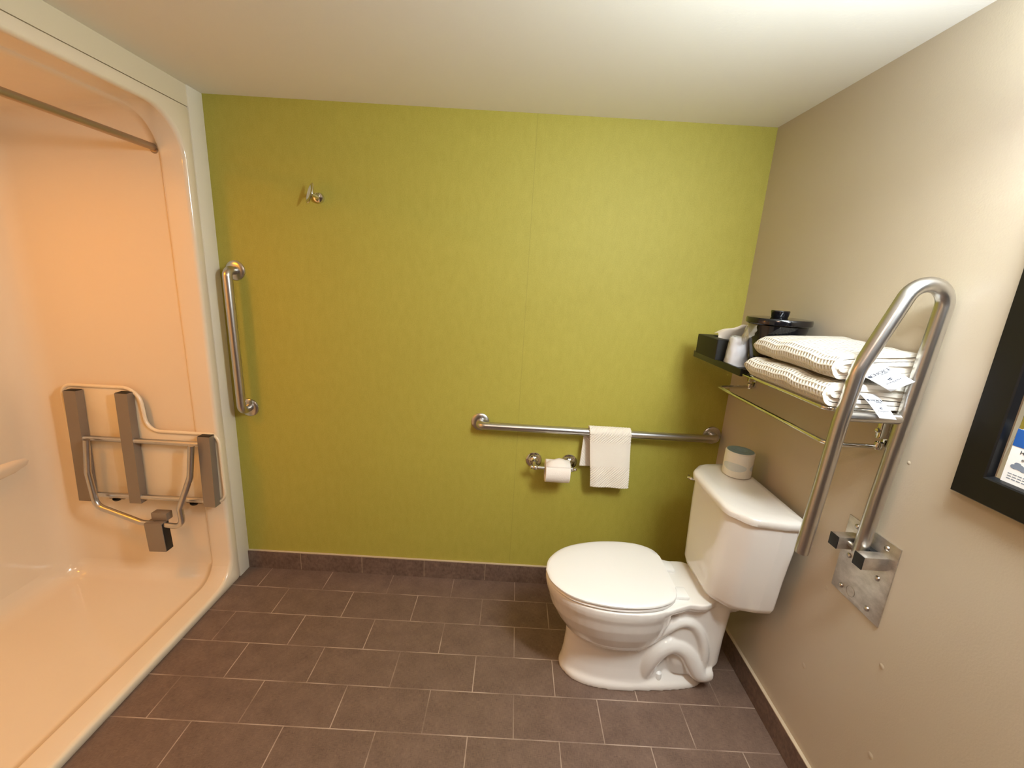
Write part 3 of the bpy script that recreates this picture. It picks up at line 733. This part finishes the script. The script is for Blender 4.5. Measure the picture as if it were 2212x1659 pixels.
# ------------------------------------------------------------------ folded bath towels
def towel(name, zb, hgt, corners, label, seed, puff, tilt):
    """nested folds: rounded at the room side, plies showing at the near end.
       corners: front-left, back-left, back-right, front-right (x, y)"""
    rnd = random.Random(seed)
    m = MB(); fl_, bl_, br2, fr_ = [Vector((*c, 0)) for c in corners]
    NY = 56; plies = 3; tk = hgt/(2*plies)
    for p in range(plies):
        rows = []
        ro = hgt/2-p*tk                      # outer half height of this ply
        sec = []
        def add(s_, z_, nrm): sec.append((s_, z_, nrm))
        rows = None
        # centre-line of the ply: from the wall side on top, round the fold, back along the bottom
        rc = ro-tk*0.5; path = []
        d0 = p*tk*0.9
        for q in range(22): path.append((1-q/22*(1-0.13), rc, (0, 1)))
        for q in range(13):
            a = math.pi*q/12; path.append((0.13-0.13*math.sin(a)*(1-p/plies*0.85) if True else 0, rc*math.cos(a), (-math.sin(a), math.cos(a))))
        for q in range(1, 23): path.append((0.13+q/22*(1-0.13), -rc, (0, -1)))
        hw = tk*0.46
        loop = [(s_, z_, n_[0]*hw, n_[1]*hw) for s_, z_, n_ in path]+[(s_, z_, -n_[0]*hw, -n_[1]*hw) for s_, z_, n_ in path[::-1]]
        ln = [0.0]
        for i in range(1, len(path)):
            ln.append(ln[-1]+math.hypot((path[i][0]-path[i-1][0])*0.18, path[i][1]-path[i-1][1]))
        lu = ln+ln[::-1]
        rings_ = []
        for iy in range(NY+1):
            v_ = (iy/NY)**1.6; a_, b_ = fl_.lerp(fr_, v_), bl_.lerp(br2, v_)
            e0 = min(1, v_/0.06); sc = 0.12+0.88*max(0, 1-(1-e0)**2.6)**(1/2.6)   # far end is a fold
            rg_ = []
            for s_, z_, ox, oz in loop:
                P_ = a_.lerp(b_, s_); d_ = (b_-a_).normalized()
                zz_ = (z_+oz)*sc
                wob = 0.0022*math.sin(v_*11+seed*2+s_*3)+0.0016*math.sin(v_*23+p*1.3+seed)
                top = puff*math.sin(math.pi*min(1, s_*0.8+0.2))*math.sin(math.pi*min(1, v_*0.75+0.22))*(0.5+0.5*zz_/(hgt/2))
                zc_ = zb+hgt/2*(1)+tilt*s_*(1.0-0.35*v_)
                endw = 0.004*math.sin(s_*5+p*2.1+(z_ > 0)*1.5)*(1 if iy == NY else 0)
                rg_.append((P_.x+d_.x*ox, P_.y+d_.y*ox+endw, zc_+zz_+top+(wob if z_ > -hgt*0.3 else wob*0.2)))
            rings_.append(rg_)
        n = len(loop); vs = [q for r in rings_ for q in r]; fs = []; us = []; ylen = (fr_-fl_).length
        for i in range(NY):
            for j in range(n):
                j2 = (j+1) % n; fs.append((i*n+j, i*n+j2, (i+1)*n+j2, (i+1)*n+j))
                u0, u1 = lu[j], lu[j2]; v0, v1 = (i/NY)**1.6*ylen, ((i+1)/NY)**1.6*ylen
                us.append(((u0, v0), (u1, v0), (u1, v1), (u0, v1)))
        half = len(path)
        for iy in (0, NY):
            for j in range(half-1):
                fs.append((iy*n+j, iy*n+j+1, iy*n+n-2-j, iy*n+n-1-j)); us.append(((0, 0),)*4)
        m.add(vs, fs, 0, us)
    c = sum(((fl_, bl_, br2, fr_)), Vector())/4
    e = empty(name, (c.x, c.y, zb), label, 'towel', 'folded bath towels on the shelf')
    m.build('terry', M['waffle'], e, ang=60); return e
t1 = towel('bath_towel', ZS+.0005, .060, ((-.222, -.492), (-.012, -.555), (-.012, -.858), (-.216, -.859)), 'lower of two folded white waffle towels on the shelf', 1, .003, .0)
t2 = towel('bath_towel', ZS+.0665, .056, ((-.196, -.478), (-.014, -.560), (-.016, -.856), (-.208, -.857)), 'upper of two folded white waffle towels on the shelf', 4, .010, .030)
# sewn-in satin labels
def cloth_label(parent, c, right, down, w_, h_, sag):
    c, right, down = Vector(c), Vector(right).normalized(), Vector(down).normalized()
    out = right.cross(-down).normalized()
    if out.y > 0: out = -out
    def pt(u_, v_, o_=0): return c+right*(u_*w_)+down*(v_*h_)+out*(sag*math.sin(v_*math.pi)*0.5+o_)
    rows = [[pt(-.5+j/4, i/8) for j in range(5)] for i in range(9)]
    lb = MB().loft(rows, False, False, closed=False).build('care_label', M['label'], parent, label='white printed satin label')
    lb.modifiers.new('t', 'SOLIDIFY').thickness = .0005
    ink = MB()
    def put(s, size, u_, v_):
        vs, fs = text_mb(s, size, Matrix.Identity(4))
        ink.add([pt(u_+q.x/w_, v_-q.y/h_, .0009+q.z) for q in vs], fs)
    put('CHOICE', w_*.22, .06, .30); put('HOTELS', w_*.09, .14, .375)
    def quad(u0, u1, v0, v1): ink.add([pt(u0, v0, .0010), pt(u1, v0, .0010), pt(u1, v1, .0010), pt(u0, v1, .0010)], [(0, 1, 2, 3)])
    quad(-.44, -.36, .26, .335); quad(-.40, -.345, .30, .345)
    def arc(u_, v_, r0, r1, a0, a1, n=14):
        vs = []; fs = []
        for i in range(n+1):
            a = math.radians(a0+(a1-a0)*i/n)
            for r_ in (r0, r1): vs.append(pt(u_+r_*math.cos(a)/w_, v_+r_*math.sin(a)/h_, .0010))
        for i in range(n): fs.append((2*i, 2*i+1, 2*i+3, 2*i+2))
        ink.add(vs, fs)
    arc(0, .60, w_*.045, w_*.085, 20, 200); arc(.03, .615, w_*.02, w_*.075, 210, 330)
    for (v_, a_, b_) in ((.71, -.30, .32), (.745, -.05, .30), (.82, -.06, .08)):
        n = 9
        for i in range(n):
            u0 = a_+(b_-a_)*i/n
            if b_-a_ > .5 or i % 2 == 0: quad(u0, u0+(b_-a_)/n*.72, v_, v_+.022)
    ink.build('print', M['ink'], lb, False, label='dark blue printed logo and lettering'); return lb

cloth_label(t2, (-.131, -.861, 1.340), (.043, -.004, .026), (.066, -.036, -.036), .054, .080, .006)
cloth_label(t1, (-.117, -.861, 1.277), (.043, 0, -.002), (.036, -.040, -.055), .042, .072, .006)

# ------------------------------------------------------------------ swing-up grab bar (raised) on the right wall
fb_ = empty('fold_up_grab_bar', (0, -.862, .79), 'satin steel swing-up grab bar raised against the beige wall, on a scratched plate', 'grab bar')
pm = MB().prism([(-.945, .905), (-.945, .676), (-.778, .676), (-.778, .905)], -.004, -.0003, .0012, 'X')
pm.build('wall_plate', M['plate'], fb_)
for (y, z) in ((-.910, .886), (-.812, .697), (-.908, .795), (-.904, .698), (-.812, .886), (-.812, .795)):
    sm = MB().lathe([(0, .0055), (.004, .005), (.0065, .003), (.0075, 0)], (-.0038, y, z), (-1, 0, 0), 18)
    sm.build('screw', M['steel'], fb_)
MB().lathe([(.014, .0003), (.0145, .0008), (.015, .0003)], (-.004, -.845, .703), (-1, 0, 0), 30).build('stamped_ring', M['plate'], fb_)
for y in (-.908, -.820):
    o = MB().box((-.066, y-.0155, .828), (-.004, y+.0155, .864), .0015).build('hinge_prong', M['plate'], fb_)
    MB().box((-.0685, y-.0155, .828), (-.0655, y+.0155, .864), .001).build('end_cap', M['blackmatte'], o, label='black rubber end cap')
MB().tube([(-.034, -.895, .848), (-.034, -.832, .848)], .007, 14).build('hinge_pin', M['steel'], fb_)
MB().box((-.020, -.893, .834), (-.004, -.835, .862), .002).build('hinge_block', M['blackmatte'], fb_)
pth = [(-.030, -.866, .838), (-.030, -.872, 1.00), (-.0200, -.9035, 1.785), (-.1715, -.883, 1.336), (-.178, -.878, 1.203), (-.183, -.865, .832)]
PT = fillet(pth, [0, .3, .046, .10, .3, 0], 16, lim=0.66)
MB().tube(PT, .0172, 22).build('rail', M['steel'], fb_)
MB().tube([(-.174, -.879, 1.2215), (-.030, -.879, 1.2215)], .0132, 18).build('cross_tube', M['steel'], fb_)
MB().lathe([(0.0, .002), (.0135, .002), (.0162, .0), (.0162, -.004)], (-.183, -.865, .832), (0, 0, -1), 22).build('tube_end', M['steel'], fb_)

# ------------------------------------------------------------------ framed mirror on the right wall with a tucked-in card
mr = empty('framed_mirror', (0, -1.50, 1.11), 'black framed mirror cut by the right edge of the picture', 'mirror')
my0, my1, mz0, mz1, fwid = -1.020, -1.85, 1.110, 1.720, .056
fm = MB()
def frame_ring(ins, x): return [(x, my0-ins, mz0+ins), (x, my1+ins, mz0+ins), (x, my1+ins, mz1-ins), (x, my0-ins, mz1-ins)]
fm.loft([frame_ring(0, -.0003), frame_ring(0, -.020), frame_ring(.002, -.022), frame_ring(fwid-.003, -.022), frame_ring(fwid, -.020), frame_ring(fwid+.004, -.006)], False, False)
fm.build('frame', M['frame'], mr, ang=30)
bz = MB(); bz.loft([frame_ring(fwid+.003, -.0075), frame_ring(fwid+.013, -.0050)], False, False); bz.build('bevelled_edge', M['glass'], mr)
MB().add(frame_ring(fwid-.002, -.0048), [(0, 1, 2, 3)]).build('mirror_glass', M['glass'], mr, False)
cy0, cy1, cz0, cz1 = -1.092, -1.245, 1.168, 1.276
cdm = empty('notice_card', (-.009, (cy0+cy1)/2, cz0), 'white card with a blue top band tucked in the mirror corner', 'card')
def cq(y0, y1, z0, z1, x): return [(x, y0, z0), (x, y1, z0), (x, y1, z1), (x, y0, z1)]
MB().box((-.0100, cy1, cz0), (-.0092, cy0, cz1)).build('card', M['cardwhite'], cdm, False)
MB().box((-.0104, cy1, 1.242), (-.00995, cy0, cz1)).build('header_band', M['cardblue'], cdm, False, label='blue band across the top of the card')
FR = lambda y, z: Matrix(((0, 0, -1, -.0102), (-1, 0, 0, y), (0, 1, 0, z), (0, 0, 0, 1)))
pr_ = MB()
for s_, size, y, z in (('Housekeeping', .0100, -1.1365, 1.2330), ('o', .0095, -1.1165, 1.2205)):
    vs, fs = text_mb(s_, size, FR(y, z)); pr_.add(vs, fs)
pr_.build('print', M['ink'], cdm, False, label='dark printed lettering')
g2 = MB()
for z in (1.187, 1.182, 1.177):
    for i in range(16):
        y = -1.100-i*.0085; g2.add(cq(y, y-.0068, z, z+.0018, -.0102), [(0, 1, 2, 3)])
for (cy, cz, r_) in ((-1.107, 1.203, .006), (-1.115, 1.2045, .0075), (-1.122, 1.201, .005), (-1.111, 1.209, .005)):
    g2.add([(-.0102-.00003*r_*1000*.1, cy+r_*1.2*math.cos(2*math.pi*q/18), cz+r_*.75*math.sin(2*math.pi*q/18)) for q in range(18)], [tuple(range(18))])
for i in range(5): g2.add(cq(-1.137, -1.205, 1.2095-i*.0045, 1.2115-i*.0045, -.0102), [(0, 1, 2, 3)])
g2.build('drawing', M['greyink'], cdm, False, label='grey line drawing and small print')
